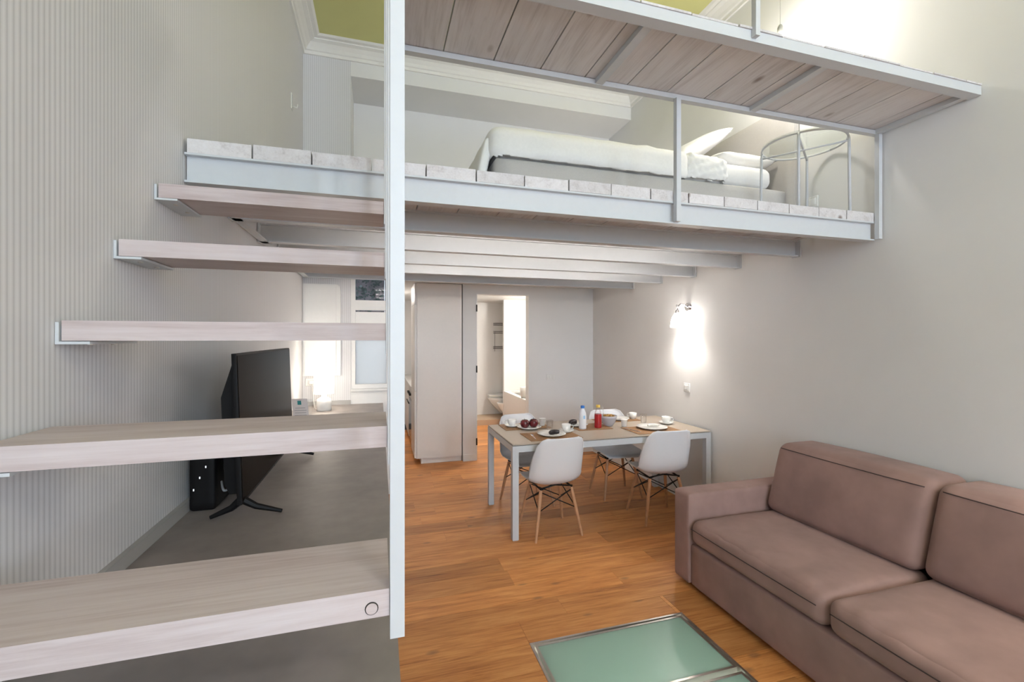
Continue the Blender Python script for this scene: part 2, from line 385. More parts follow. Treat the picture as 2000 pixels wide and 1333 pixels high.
# kitchen passage and bathroom shell
struct(box('wall_kitchen', WALL, -0.6, -0.5, 5.65, 8.7, 0, 2.305), 'left wall of the kitchen passage')
struct(box('wall_kitchen', WALL, -0.5, 1.08, 8.6, 8.7, 0, 2.305), 'end wall of the kitchen passage')
struct(box('wall_kitchen', WALL, 1.06, 1.12, YB + 0.12, 8.6, 0, 2.305), 'partition between kitchen and bathroom')
TILE = plain('white_tile', (0.78, 0.755, 0.72), 0.25, nz=0.01)
struct(box('wall_bathroom', TILE, 1.12, 3.1, 8.6, 8.7, 0, 2.305), 'white tiled end wall of the bathroom')
bw = MB(); bw.box(2.95, 3.1, YB + .12, 8.6, 0, 2.305)
struct(bw.build('wall_bathroom', TILE), 'white tiled side wall behind the bathtub')
struct(box('wall_bathroom', TILE, 2.50, 2.95, 7.92, 8.60, 0, 2.305), 'white tiled pier beyond the bathtub')
struct(box('floor_step', plain('step_board', (0.50, 0.36, 0.24), 0.5), 1.12, 2.50, 8.02, 8.60, 0, 0.10, None, 0.004), 'low step along the bathroom end wall')
# bathroom door leaf, folded back inside
dr = struct(thing('door_1', None, None), 'white bathroom door folded back into the room')
box('leaf', WHITE, 1.135, 1.175, YB + 0.14, YB + 0.84, 0.01, DZ - 0.01, dr, 0.002)
jb = MB(); jb.box(DX0, DX0 + 0.012, YB - 0.004, YB + 0.125, 0, DZ).box(DX1 - 0.004, DX1, YB - 0.002, YB + 0.125, 0, DZ).box(DX0 + .012, DX1 - .004, YB - 0.002, YB + 0.125, DZ - 0.012, DZ)
jb.build('jamb', WHITE, dr)
for z in (0.20, 1.15, 1.95):
    MB().box(DX0 - 0.004, DX0 + 0.014, YB - 0.012, YB - 0.004, z, z + 0.09).build('hinge', BLACKM, dr)

# ================================================================== STAIRS
pl = thing('stair_platform', 'deep grey resin platform under the floating treads', 'platform', (-.3, 2.5, 0))
def lbox(name, mat, par, x0, x1, y0, y1, z0, z1, bevel=0.0):
    l = par.location; return box(name, mat, x0 - l[0], x1 - l[0], y0 - l[1], y1 - l[1], z0 - l[2], z1 - l[2], par, bevel)
lbox('top', GREY, pl, XL + 0.001, 0.040, 0.30, YU - 0.001, CT - 0.03, CT, 0.002)
lbox('front_panel', GREY, pl, 0.012, 0.036, 0.32, YU - 0.01, 0.0, CT - 0.03)
lbox('end_panel', GREY, pl, XL + 0.001, 0.012, 0.32, 0.345, 0.0, CT - 0.03)

st = thing('floating_staircase', 'staircase of thick whitewashed treads hung from white steel bars', 'staircase', (0, 0, 0))
for i, (ty, tz) in enumerate(TREADS):
    t0 = ty; t1 = ty + 0.205
    tr = box('tread', PALEX, XL + 0.012, 0.0175, t0, t1, tz - 0.047, tz, st, 0.003, 2)
    br = MB(); br.box(XL + 0.001, XL + 0.008, t0 - 0.002, t1 + 0.004, tz - 0.055, tz - 0.004).box(XL + 0.008, XL + 0.066, t0 - 0.002, t1 + 0.004, tz - 0.055, tz - 0.0485)
    br.build('bracket', STEEL, tr, 0.0015)
    for k in (0.05, 0.15): MB().lathe([(0, 0), (.007, 0), (.007, -.002), (.004, -.003), (0, -.003)], (XL + 0.042, t0 + k, tz - 0.055), 10).build('screw', BRUSH, tr, 0, False)
    hb = MB(); hb.box(0.0185, 0.043, t0 - 0.006, t0 + 0.034, tz - 0.085, ZC - 0.0005)
    hb.build('hanger_bar', STEEL, st, 0.005, 'auto', 3)
    if i == 4:
        pg = MB(); pg.rod([(-0.012, t0 - 0.0025, tz - 0.030), (-0.012, t0 + 0.01, tz - 0.030)], 0.0095, 20)
        pg.build('bolt_plug', PALEX, tr)
        rg = MB(); rg.rod([(-0.012, t0 - 0.001, tz - 0.030), (-0.012, t0 + 0.01, tz - 0.030)], 0.0112, 20); rg.build('bolt_ring', DARKGAP, tr)

# ================================================================== LOFT
lf = thing('sleeping_loft', 'sleeping loft of whitewashed boards on white steel beams', 'loft', (1.1, 3.4, ZB))
O = Vector(lf.location)
def ibeam(name, par, x0, x1, yc, z0, z1, fw=0.055, tf=0.008, tw=0.006):
    o = Vector(par.location)
    h = fw / 2; t = tw / 2
    pts = [(-h, z0), (h, z0), (h, z0+tf), (t, z0+tf), (t, z1-tf), (h, z1-tf), (h, z1), (-h, z1), (-h, z1-tf), (-t, z1-tf), (-t, z0+tf), (-h, z0+tf)]
    return MB().prism([(p[0] + yc - o.y, p[1] - o.z) for p in pts], 0, x0 - o.x, x1 - o.x).build(name, STEEL, par, 0.0012)
ibeam('front_beam', lf, -0.705, 2.880, YF + 0.024, ZB, ZT)
for k, yj in enumerate((2.515, 3.067, 3.624, 4.151, 4.711)):
    j = ibeam('joist', lf, XL + 0.004, XR - 0.004, yj + 0.02, ZB, ZT)
    for (xa, xb) in ((XL + 0.003, XL + 0.012), (XR - 0.012, XR - 0.003)):
        MB().box(xa - O.x, xb - O.x, yj - 0.025 - O.y, yj + 0.044 - O.y, ZB - 0.006 - O.z, ZT - 0.004 - O.z).build('end_plate', STEEL, j)
lbox('edge_angle', STEEL, lf, XL + 0.013, XL + 0.055, YF + 0.06, YU - 0.02, ZB + 0.0, ZB + 0.008)
JX = [-0.70, -0.477, -0.262, -0.028, 0.197, 0.42, 0.648, 0.871, 1.098, 1.322, 1.548, 1.772, 1.995, 2.218, 2.440, 2.655, 2.885]
for a, b in zip(JX, JX[1:]):
    d = random.uniform(-0.004, 0.002)
    ob = lbox('board', PALEY, lf, a + 0.003, b - 0.003, YF - 0.004 + random.uniform(0, .005), 5.298 if a > -0.26 else YU - 0.002, ZT + 0.001, ZP + d, 0.002)
# desk-height ledge hung on the loft front
dk = thing('loft_ledge', 'whitewashed board ledge in a white steel frame cantilevered from the loft front', 'ledge', (1.5, 1.73, 2.825))
DZ0, DZ1 = 2.825, 2.870; DY0, DY1 = 1.487, 1.992
lbox('front_rail', STEEL, dk, 0.052, XR - 0.004, DY0, DY0 + 0.052, DZ0, DZ1, 0.002)
lbox('rear_rail', STEEL, dk, 0.052, XR - 0.004, DY1 - 0.032, DY1, DZ0 + 0.004, DZ0 + 0.028, 0.002)
for xa in (0.052, 1.002, 1.925, 2.862):
    lbox('cross_bar', STEEL, dk, xa, xa + 0.040, DY0 + 0.052, DY1 - 0.032, DZ0 + 0.006, DZ0 + 0.030, 0.0015)
UX = [0.045, 0.27, 0.497, 0.722, 0.948, 1.178, 1.405, 1.632, 1.866, 2.095, 2.325, 2.550, 2.782, 2.902]
for a, b in zip(UX, UX[1:]):
    lbox('board', PALEY, dk, a + 0.003, b - 0.003, DY0 + 0.053, DY1 + 0.012, DZ0 + 0.031, DZ0 + 0.031 + 0.028 + random.uniform(-.003, .003), 0.002)
    lbox('board_nosing', PALEY, dk, a + 0.003, b - 0.003, DY0 - 0.004 + random.uniform(-.003, .003), DY0 + 0.051, DZ1 + 0.0005, DZ1 + 0.006 + random.uniform(0, .004), 0.001)
for xa in (1.466, 2.887):
    lbox('post', STEEL, dk, xa - 0.013, xa + 0.013, YF - 0.032, YF - 0.006, 2.198, DZ0 + 0.004 if xa > 2 else DZ0 + 0.004, 0.002)
lbox('hanger_rod', STEEL, dk, 1.470, 1.492, DY0 - 0.024, DY0 - 0.001, DZ0 + 0.012, ZC - 0.0005, 0.002)
# ================================================================== BED ON THE LOFT
BX0, BX1, BY0, BY1 = 0.64, 2.82, 2.56, 4.15
bed = thing('bed', 'low double bed with a grey upholstered base on the loft', 'bed', (1.7, 3.35, ZP + 0.003))
o = bed.location
def rel(ob): return ob
MB().soft(BX0+.02-o.x, BX1+.03-o.x, BY0-o.y, BY1-o.y, 0.0, 0.315, 0.02, 8).build('base', BEDGREY, bed, 0, True)
MB().soft(BX0+.03-o.x, BX1-.08-o.x, BY0+.01-o.y, BY1-.01-o.y, 0.318, 0.475, 0.06, 12, (0, .01, .01)).build('mattress', LINEN, bed, 0, True)
MB().soft(2.852-o.x, 2.902-o.x, BY0-.06-o.y, BY1+.1-o.y, 0.0, 0.95, 0.012, 8).build('headboard', BEDGREY, bed, 0, True)
def wr(p, u):
    w = 0.006*math.sin(p.x*23+p.y*5) + 0.005*math.sin(p.x*41-p.z*30) + 0.006*math.sin(p.y*17)
    return (p.x, p.y - abs(w)*(0.8 if u[1] < 0 else 0), p.z + w*0.6 + .02*max(0, u[1]))
dv = MB()
dv.soft(BX0 - 0.02, 2.02, BY0 - 0.022, BY1 + 0.02, 2.652, 2.872, 0.075, 22, (0, .012, .03), wr)
def flap(p, u):
    return (p.x - 0.10*(1-(p.z-2.37)/0.46), p.y, p.z + .004*math.sin(p.y*30))
dv.soft(BX0 - 0.03, BX0 + 0.03, BY0 + 0.03, BY1 - 0.05, 2.375, 2.80, 0.025, 14, (.012, 0, 0), flap)
dv.cloth(2.68, .010)
tag(dv.build('duvet', LINEN, None, 0, True), 'smooth white duvet draped over the foot of the loft bed', 'duvet')
def wr2(p, u):
    k = (p.x - 2.0)/.3
    w = 0.009*math.sin((p.x*1.0 + p.z*0.55)*58) + 0.005*math.sin((p.x - p.z*.8)*97+1)
    return (p.x, p.y - abs(w)*(1 if u[1] < 0 else .2), p.z + w*0.3 - 0.01*k)
sh = MB().soft(1.98, 2.34, BY0 - 0.014, BY1 + 0.01, 2.676, 2.868, 0.06, 26, (0, .008, .02), wr2)
sh.cloth(2.69, .006)
tag(sh.build('folded_sheet', LINEN, None, 0, True), 'crumpled white sheet folded back between duvet and pillows', 'sheet')
def pillow(name, label, loc, rot, L, Wd, H, grp):
    m = MB(); n = 20; g = {}
    for s_ in (1, -1):
        for i in range(n+1):
            for j in range(n+1):
                u, v = -1+2*i/n, -1+2*j/n
                e = max(0, (1-abs(u)**3.2)*(1-abs(v)**3.2))**.55
                pin = 1 - 0.07*(1-v*v) if abs(u) > .99 else 1
                x = u*L/2*(1-.06*(1-abs(v))*abs(u)**4); y_ = v*Wd/2*(1-.06*(1-abs(u))*abs(v)**4)
                z = s_*H/2*e + .004*math.sin(u*9+v*6)*e
                k = (i, j) if e < 1e-6 else (i, j, s_)
                if k not in g: g[k] = m.bm.verts.new((x, y_, z))
        for i in range(n):
            for j in range(n):
                q = []
                for a, b in ((0,0),(1,0),(1,1),(0,1)):
                    q.append(g.get((i+a, j+b)) or g[(i+a, j+b, s_)])
                if len(set(q)) == 4:
                    try: m.bm.faces.new(q)
                    except ValueError: pass
    ob = m.build(name, LINEN, None, 0, True, loc=loc, rot=rot)
    return tag(ob, label, 'pillow', grp)
pillow('pillow', 'white pillow lying flat at the near edge of the loft bed', (2.59, 2.98, 2.918), (0, 0, 0), .50, .72, .15, 'pillows on the loft bed')
pillow('pillow', 'white pillow lying flat at the far side of the loft bed', (2.59, 3.74, 2.918), (0, 0, 0), .50, .72, .15, 'pillows on the loft bed')
pillow('pillow', 'white pillow propped at a slant against the headboard', (2.50, 3.30, 3.16), (0, R(-30), 0), .58, .72, .15, 'pillows on the loft bed')
# round glass side table
rt = thing('side_table', 'round glass side table with thin white legs on the loft', 'table', (2.655, 2.262, ZP + 0.002))
rr = 0.240; zt_ = 0.505
MB().lathe([(0, zt_), (rr, zt_), (rr, zt_ + 0.006), (0, zt_ + 0.006)], n=40).build('glass_top', thin_glass('greenish_glass', (0.95, 0.97, 0.96), 0.02, 0.25), rt)
MB().rod([(rr*math.cos(2*math.pi*k/40)*.985, rr*math.sin(2*math.pi*k/40)*.985, zt_ - 0.008) for k in range(41)], 0.007, 8).build('rim', STEEL, rt, 0, True)
for k in range(4):
    a = R(35 + 90*k); x_, y_ = rr*math.cos(a), rr*math.sin(a)
    MB().rod([(x_*1.02, y_*1.02, 0), (x_, y_, zt_ - 0.03), (x_*.985, y_*.985, zt_ - 0.008)], 0.0085, 10).build('leg', STEEL, rt, 0, True)
for k in range(2):
    a = R(35 + 90*k); MB().rod([(rr*math.cos(a), rr*math.sin(a), zt_ - 0.03 - .008*k), (-rr*math.cos(a), -rr*math.sin(a), zt_ - 0.03 - .008*k)], 0.0065, 8).build('cross_bar', STEEL, rt, 0, True)

# ================================================================== FLOOR HATCH
ht = thing('floor_hatch', 'frosted green glass floor hatch in a brushed steel frame', 'hatch', (1.22, 1.42, 0))
def ring(mb, x0, x1, y0, y1, w, z0, z1):
    mb.box(x0, x1, y0, y0 + w, z0, z1).box(x0, x1, y1 - w, y1, z0, z1).box(x0, x0 + w, y0 + w, y1 - w, z0, z1).box(x1 - w, x1, y0 + w, y1 - w, z0, z1); return mb
hx, hy = 1.22, 1.42
ring(MB(), HX0 - hx, HX1 - hx, HY0 - hy, HY1 - hy, 0.012, -0.05, 0.003).build('outer_frame', BRUSH, ht)
ys_ = [(HY0 + .02, 1.00), (1.012, 1.745), (1.775, HY1 - 0.022)]
HG = frosted('frosted_green_glass', (0.52, 0.64, 0.58), 0.07, 0.28, 0.72)
for (a, b) in ys_:
    fr = ring(MB(), HX0 + .022 - hx, HX1 - .022 - hx, a - hy, b - hy, 0.012, -0.03, 0.002).build('panel_frame', BRUSH, ht)
    box('glass_panel', HG, HX0 + .034 - hx, HX1 - .034 - hx, a + .012 - hy, b - .012 - hy, -0.012, -0.001, ht)
pt = MB(); pt.box(HX0 - .02, HX1 + .02, HY0 - .02, HY1 + .02, -0.72, -0.70).box(HX0 - .02, HX0, HY0, HY1, -.7, -.062).box(HX1, HX1 + .02, HY0, HY1, -.7, -.062).box(HX0, HX1, HY0 - .02, HY0, -.7, -.062).box(HX0, HX1, HY1, HY1 + .02, -.7, -.062)
struct(pt.build('wall_pit', plain('pit_plaster', (0.72, 0.74, 0.70), 0.8)), 'pale lined stairwell under the glass hatch')
lp = thing('added_well_lamp', 'unseen round lamp added under the glass hatch', 'lamp', (1.15, 1.55, -0.70))  # lamp added below the hatch to brighten the glass from beneath
MB().lathe([(0, 0), (.09, 0), (.09, .02), (0, .02)]).build('base', WHITE, lp)
MB().lathe([(0, .021), (.08, .021), (.075, .05), (.05, .07), (0, .08)]).build('diffuser', emis('added_well_glow', (0.95, 1.0, 0.94), 14), lp, 0, True)

# ================================================================== SOFA
sf = thing('sofa', 'brown microfibre sofa bed along the right wall', 'sofa', (2.4, 1.5, 0))
o = sf.location; SX0, SX1 = 1.895, 2.895; SY0, SY1 = 0.46, 2.563; AW = 0.152
def sbox(name, x0, x1, y0, y1, z0, z1, r, n=8, bulge=(0,0,0), fn=None, mat=SUEDE):
    return MB().soft(x0-o.x, x1-o.x, y0-o.y, y1-o.y, z0-o.z, z1-o.z, r, n, bulge, fn).build(name, mat, sf, 0, True)
sbox('arm', SX0 - .004, SX1, SY1 - AW, SY1, 0.03, 0.605, 0.018)
sbox('arm', SX0 - .004, SX1, SY0, SY0 + AW, 0.03, 0.605, 0.018)
sbox('base', SX0 + .008, SX1 - .02, SY0 + AW + .001, SY1 - AW - .001, 0.03, 0.292, 0.014)
sbox('back_frame', 2.76, SX1, SY0 + AW + .001, SY1 - AW - .001, 0.293, 0.80, 0.03)
ym = 1.508
for (a, b) in ((ym + .003, SY1 - AW - .002), (SY0 + AW + .002, ym - .003)):
    def sw(p, u):
        w = 0.0035*math.sin(p.y*46 + 2*math.sin(p.x*9)) * max(0, -u[0]) if abs(u[2]) < 1.01 else 0
        fx = (p.x + o.x - SX0)
        w += .004*math.sin(p.y*38+p.x*12)*math.exp(-((fx-.12)/.12)**2)
        return (p.x - (abs(w)*.6 if u[0] < -.9 else 0), p.y, p.z + w*(1 if u[2] > .5 else 0))
    c = sbox('seat_cushion', SX0 + .0, 2.60, a, b, 0.295, 0.452, 0.05, 26, (.012, .002, .016), sw)
    pp = MB(); L = []
    for k in range(25):
        yy = a + .03 + (b - a - .06)*k/24; L.append((SX0 - .0125 - o.x - .006*(1-(2*k/24-1)**2)*.6, yy - o.y, 0.398))
    pp.rod(L, 0.0022, 6).build('seam', SEAM, c, 0, True)
    def lean(p, u):
        k = (p.z - 0.45)/0.45
        w = .005*math.sin(p.y*33 + p.z*12)*max(0, 1-abs(k-.55)*2)
        return (p.x + 0.13*max(0, k) - (abs(w)*.5 if u[0] < -.9 else 0), p.y, p.z)
    bk = sbox('back_cushion', 2.475, 2.775, a + (.0 if a > 1 else 0), b, 0.456, 0.895, 0.055, 22, (.022, .003, .014), lean)
    pp = MB(); L = []
    for k in range(25):
        yy = a + .035 + (b - a - .07)*k/24; L.append((2.475 + .13*.93 - .002 - o.x - .012*(1-(2*k/24-1)**2), yy - o.y, 0.862))
    pp.rod(L, 0.0024, 6).build('seam', SEAM, bk, 0, True)
for (x_, y_) in ((SX0 + .08, SY0 + .08), (SX0 + .08, SY1 - .08), (SX1 - .08, SY0 + .08), (SX1 - .08, SY1 - .08)):
    MB().lathe([(0, 0), (.022, 0), (.022, .032), (0, .032)], (x_ - o.x, y_ - o.y, 0), 14).build('foot', BLACK, sf)

# ================================================================== DINING TABLE
TX0, TX1, TY0, TY1, TZ = 1.008, 2.880, 3.372, 4.215, 0.761
tb = thing('dining_table', 'beige topped dining table with white steel legs', 'table', (1.94, 3.79, 0)); o = tb.location
lbox('tabletop', TTOP, tb, TX0 + .003, TX1 - .003, TY0 + .003, TY1 - .003, TZ - 0.009, TZ, 0.001)
lbox('shadow_gap', DARKGAP, tb, TX0 + .006, TX1 - .006, TY0 + .006, TY1 - .006, TZ - 0.0125, TZ - 0.0092)
for (a, b, c, d) in ((TX0 + .05, TX1 - .05, TY0, TY0 + .03), (TX0 + .05, TX1 - .05, TY1 - .03, TY1), (TX0, TX0 + .03, TY0 + .05, TY1 - .05), (TX1 - .03, TX1, TY0 + .05, TY1 - .05)):
    lbox('rail', STEEL, tb, a, b, c, d, TZ - 0.063, TZ - 0.0128, 0.001)
for xa in (TX0, TX1 - .05):
    for ya in (TY0, TY1 - .05):
        lg = lbox('leg', STEEL, tb, xa, xa + .05, ya, ya + .05, 0.006, TZ - 0.0128, 0.002)
        lbox('glide', plain('grey_plastic', (.45, .45, .45), .5), tb, xa + .004, xa + .046, ya + .004, ya + .046, 0.0, 0.0062).parent = tb

# ================================================================== SHELL CHAIRS
def make_chair():
    t = thing('shell_chair', '', 'chair', (0, 0, 0), 0, 'white shell chairs around the dining table')
    P = [(.215, .418), (.20, .436), (.13, .440), (.03, .428), (-.07, .418), (-.145, .428), (-.195, .475), (-.222, .56), (-.243, .66), (-.262, .75), (-.275, .802), (-.279, .822)]
    Wd = [.165, .198, .222, .230, .233, .234, .235, .232, .222, .203, .172, .130]
    Cu = [.004, .012, .026, .038, .052, .075, .098, .098, .078, .054, .034, .024]
    nu = 16; m = MB(); rings = []
    for i, (y_, z_) in enumerate(P):
        a = P[max(0, i-1)]; b = P[min(len(P)-1, i+1)]
        d = Vector((b[0]-a[0], b[1]-a[1])).normalized(); nrm = Vector((d.y, -d.x))
        row = []
        for k in range(nu+1):
            u = -1 + 2*k/nu; off = Cu[i]*abs(u)**2.3
            row.append(m.bm.verts.new((Wd[i]*math.sin(u*1.35)/math.sin(1.35), y_ + nrm.x*off, z_ + nrm.y*off)))
        rings.append(row)
    for a, b in zip(rings, rings[1:]):
        for k in range(nu): m.bm.faces.new((a[k], a[k+1], b[k+1], b[k]))
    bmesh.ops.subdivide_edges(m.bm, edges=m.bm.edges[:], cuts=1, smooth=0.6, use_grid_fill=True)
    bmesh.ops.recalc_face_normals(m.bm, faces=m.bm.faces)
    bmesh.ops.solidify(m.bm, geom=m.bm.faces[:], thickness=0.006)
    m.build('shell', SHELLW, t, 0, True)
    top = {}; bot = {}
    for sx in (-1, 1):
        for sy in (-1, 1):
            p0 = Vector((sx*.135, sy*.115 - .01, .385)); p1 = Vector((sx*.203, sy*.185, 0.0)); top[sx, sy] = p0; bot[sx, sy] = p1
            MB().rod([p1, p1.lerp(p0, .55), p0], [.0095, .0145, .0135], 12).build('leg', LEGW, t, 0, 'auto')
    def onleg(k, f): return top[k].lerp(bot[k], f)
    for (a, b) in (((-1, -1), (1, -1)), ((-1, 1), (1, 1)), ((-1, -1), (-1, 1)), ((1, -1), (1, 1))):
        c = MB(); c.rod([onleg(a, .04), onleg(b, .42)], .0042, 7).rod([onleg(b, .04), onleg(a, .42)], .0042, 7)
        c.build('cross_brace', BLACKM, t, 0, True)
    mt = MB()
    for sx in (-1, 1): mt.rod([top[sx, -1] + Vector((0, -.01, .008)), top[sx, 1] + Vector((0, .01, .008))], .007, 8)
    for sy in (-1, 1): mt.rod([top[-1, sy] + Vector((-.01, 0, .010)), Vector((0, sy*.10 - .01, .412)), top[1, sy] + Vector((.01, 0, .010))], .007, 8)
    mt.build('mount', BLACKM, t, 0, True)
    return t
ch0 = make_chair()
chairs = [((1.366, 3.490), 3, 'white shell chair at the near left place beside the croissant plate'), ((2.392, 3.482), -6, 'white shell chair at the near right place beside the sofa'),
          ((2.338, 4.125), 176, 'white shell chair at the far right place behind the bowl'), ((1.375, 4.125), 186, 'white shell chair at the far left place behind the apples')]
for i, ((x_, y_), a, lb) in enumerate(chairs):
    c = ch0 if i == 0 else copy_tree(ch0)
    c.location = (x_, y_, 0); c.rotation_euler = (0, 0, R(a)); c['label'] = lb

# ================================================================== THINGS ON THE TABLE
def mat_(label, x0, x1, y0, y1, rz=0):
    cx, cy = (x0+x1)/2, (y0+y1)/2; t = thing('placemat', label, 'placemat', (cx, cy, TZ + 0.0005), rz, 'bamboo placemats on the dining table')
    n = 11; w = (y1 - y0)/n
    for k in range(n):
        ob = MB().box(x0-cx, x1-cx, y0-cy + k*w + .0012, y0-cy + (k+1)*w - .0012, 0.0006, 0.004).build('slat', BAMBOO, t)
    MB().box(x0-cx+.003, x1-cx-.003, y0-cy+.003, y1-cy-.003, 0, 0.0026).build('backing', plain('mat_backing', (0.20, 0.10, 0.045), 0.8), t)
    return t
mat_('bamboo placemat under the croissant plate, near left place', 1.185, 1.645, 3.435, 3.745)
mat_('bamboo placemat under the big white plate, near right place', 2.165, 2.625, 3.415, 3.725)
mat_('bamboo placemat under the milk and juice bottles', 1.735, 2.075, 3.70, 3.99)
mat_('bamboo placemat at the far left corner', 1.105, 1.545, 3.90, 4.19)
mat_('bamboo placemat at the far right place by the bowl', 2.10, 2.56, 3.985, 4.195)
MZ = TZ + 0.0045
def plate(label, x, y, r, z=MZ, name='plate'):
    p = [(0, .003), (r*.55, .003), (r*.6, .001), (r*.62, .0), (r*.72, .004), (r, .018), (r*.985, .021), (r*.72, .0085), (r*.6, .006), (0, .006)]
    p[0] = (0, .0005); p[1] = (r*.55, .0005); 
    return tag(MB().lathe(p, n=36).build(name, PORC, None, 0, True, loc=(x, y, z)), label, 'plate', 'white plates and saucers on the dining table')
plate('white plate with a dark croissant at the near left place', 1.425, 3.600, .125)
plate('large white plate with a pale pastry at the near right place', 2.425, 3.610, .140)
plate('white plate with a dark bun behind the milk bottle', 1.815, 3.915, .10)
plate('white plate at the far right place behind the bowl', 2.36, 4.09, .105)
plate('small white plate under the two apples', 1.335, 3.935, .115)
def cup(label, x, y, rz, big=1.0, saucer=None):
    if saucer: plate(saucer, x, y, .072, MZ, 'saucer'); z = MZ + .0068
    else: z = MZ
    t = thing('cup', label, 'cup', (x, y, z), rz, 'white cups on the dining table'); b = big
    MB().lathe([(0, 0), (.022*b, 0), (.024*b, .004), (.034*b, .022), (.040*b, .062), (.0385*b, .062), (.032*b, .024), (.021*b, .006), (0, .006)], n=28).build('bowl', PORC, t, 0, True)
    MB().rod([(.037*b, 0, .052), (.055*b, 0, .054), (.062*b, 0, .038), (.052*b, 0, .020), (.034*b, 0, .020)], .0042, 8).build('handle', PORC, t, 0, True)
    return t
cup('white cup on a saucer to the right of the croissant plate', 1.600, 3.690, R(-15), 1.05, 'white saucer beside the croissant plate')
cup('white cup behind the large plate on the right', 2.690, 3.765, R(-30), 1.1, 'white saucer behind the large plate on the right')
cup('white cup at the far left corner of the table', 1.205, 4.055, R(165), 1.05, 'white saucer at the far left corner of the table')
cup('white cup by the wall at the far right place', 2.525, 4.095, R(150), 1.0)
def tub(label, x, y):
    t = thing('yogurt_pot', label, 'yogurt pot', (x, y, MZ), 0, 'white yogurt pots on the dining table')
    MB().lathe([(0, 0), (.023, 0), (.024, .003), (.030, .062), (.032, .064), (.032, .066), (0, .066)], n=24).build('pot', plain('pot_plastic', (.78, .77, .74), .4), t, 0, 'auto')
    MB().lathe([(0, .0663), (.0335, .0663), (.0335, .0675), (0, .0675)], n=24).build('foil_lid', plain('foil_white', (.85, .84, .82), .3), t)
tub('white yogurt pot behind the two apples', 1.498, 4.025); tub('white yogurt pot left of the large plate', 2.222, 3.755)
def glass(label, x, y, z=TZ + .0005):
    tag(MB().lathe([(0, .004), (0, 0), (.028, 0), (.033, .085), (.0315, .085), (.027, .006), (0, .006)][1:], n=24).build('drinking_glass', GLASS, None, 0, True, loc=(x, y, z)), label, 'glass', 'clear drinking glasses on the dining table')
glass('clear glass between the apples and the near cup', 1.500, 3.835); glass('clear glass behind the large plate on the right', 2.515, 3.885)
APPLE = plain('dark_red_apple', (0.115, 0.008, 0.012), 0.25, nz=0.6, nscale=40, coat=0.3)
for (x_, y_, lb) in ((1.292, 3.930, 'dark red apple on the left of the pair'), (1.380, 3.940, 'dark red apple on the right of the pair')):
    t = thing('apple', lb, 'apple', (x_, y_, MZ + .0066), random.random()*6, 'apples on the dining table')
    MB().lathe([(0, .006), (.012, .0), (.028, .004), (.040, .022), (.043, .042), (.038, .062), (.024, .075), (.010, .076), (0, .067)], n=28).build('fruit', APPLE, t, 0, True)
    MB().rod([(0, 0, .066), (.002, .001, .078), (.006, .002, .088)], .0015, 6).build('stem', plain('apple_stem', (.09, .05, .02), .8), t, 0, True)
def pastry(label, x, y, z, rz, col, L, H, name='croissant'):
    m = MB(); pts = []; rad = []; n = 17
    for k in range(n):
        a = -1.15 + 2.3*k/(n-1); pts.append((L*.5*math.sin(a)/math.sin(1.15), .028*math.cos(a) - .02, H*.5)); rad.append(H*.5*(0.30 + .70*math.cos(a*.98)**.7)*(1 + .09*math.cos(k*math.pi)))
    m.rod(pts, rad, 14)
    tag(m.build(name, col, None, 0, True, loc=(x, y, z), rot=(0, 0, rz)), label, 'croissant', 'pastries on the dining table')
CHOC = plain('chocolate_wrapper', (0.016, 0.008, 0.010), 0.3, nz=0.5, nscale=60, coat=0.4)
pastry('dark wrapped croissant on the near left plate', 1.440, 3.575, MZ + .0085, 0.15, CHOC, .085, .042)
pastry('dark wrapped bun behind the milk bottle', 1.775, 3.925, MZ + .0085, 0.4, CHOC, .085, .050)
pastry('pale pastry on the large plate at the right', 2.455, 3.635, MZ + .0085, -0.2, plain('pale_napkin_wrap', (.78, .73, .66), .7), .10, .026, 'wrapped_pastry')
# bottles
def bottle(label, x, y, body, capm, fill=None):
    t = thing('bottle', label, 'bottle', (x, y, MZ), 0, 'bottles on the dining table')
    p = [(0, 0), (.031, 0), (.034, .004), (.0345, .02), (.033, .03), (.0345, .04), (.033, .06), (.0345, .07), (.0345, .115), (.030, .145), (.018, .178), (.0155, .185), (.0155, .196)]
    if fill is None: MB().lathe(p + [(0, .196)], n=28).build('body', body, t, 0, True)
    else:
        MB().lathe(p + [(0, .196)], n=28).build('body', body, t, 0, True)
        q = [(0, .002)] + [(r*.955, max(.002, z)) for r, z in p[1:9]] + [(.0312, .13), (0, .13)]
        MB().lathe(q, n=28).build('juice', fill, t, 0, 'auto')
    MB().lathe([(0, .190), (.0185, .190), (.0185, .208), (.017, .213), (0, .213)], n=24).build('cap', capm, t, 0, 'auto')
    return t
mk = bottle('white milk bottle with a blue cap', 1.800, 3.772, plain('milk_bottle', (.80, .80, .83), .35), plain('blue_cap', (.02, .17, .55), .4))
MB().box(-.009, .009, -.0352, -.0344, .095, .125).build('blue_label', plain('pale_blue_label', (.35, .60, .85), .5), mk)
bottle('red juice bottle with a yellow cap', 1.957, 3.772, GLASS, plain('yellow_cap', (.72, .50, .10), .4), plain('red_juice', (.50, .008, .014), .15, nz=.05))
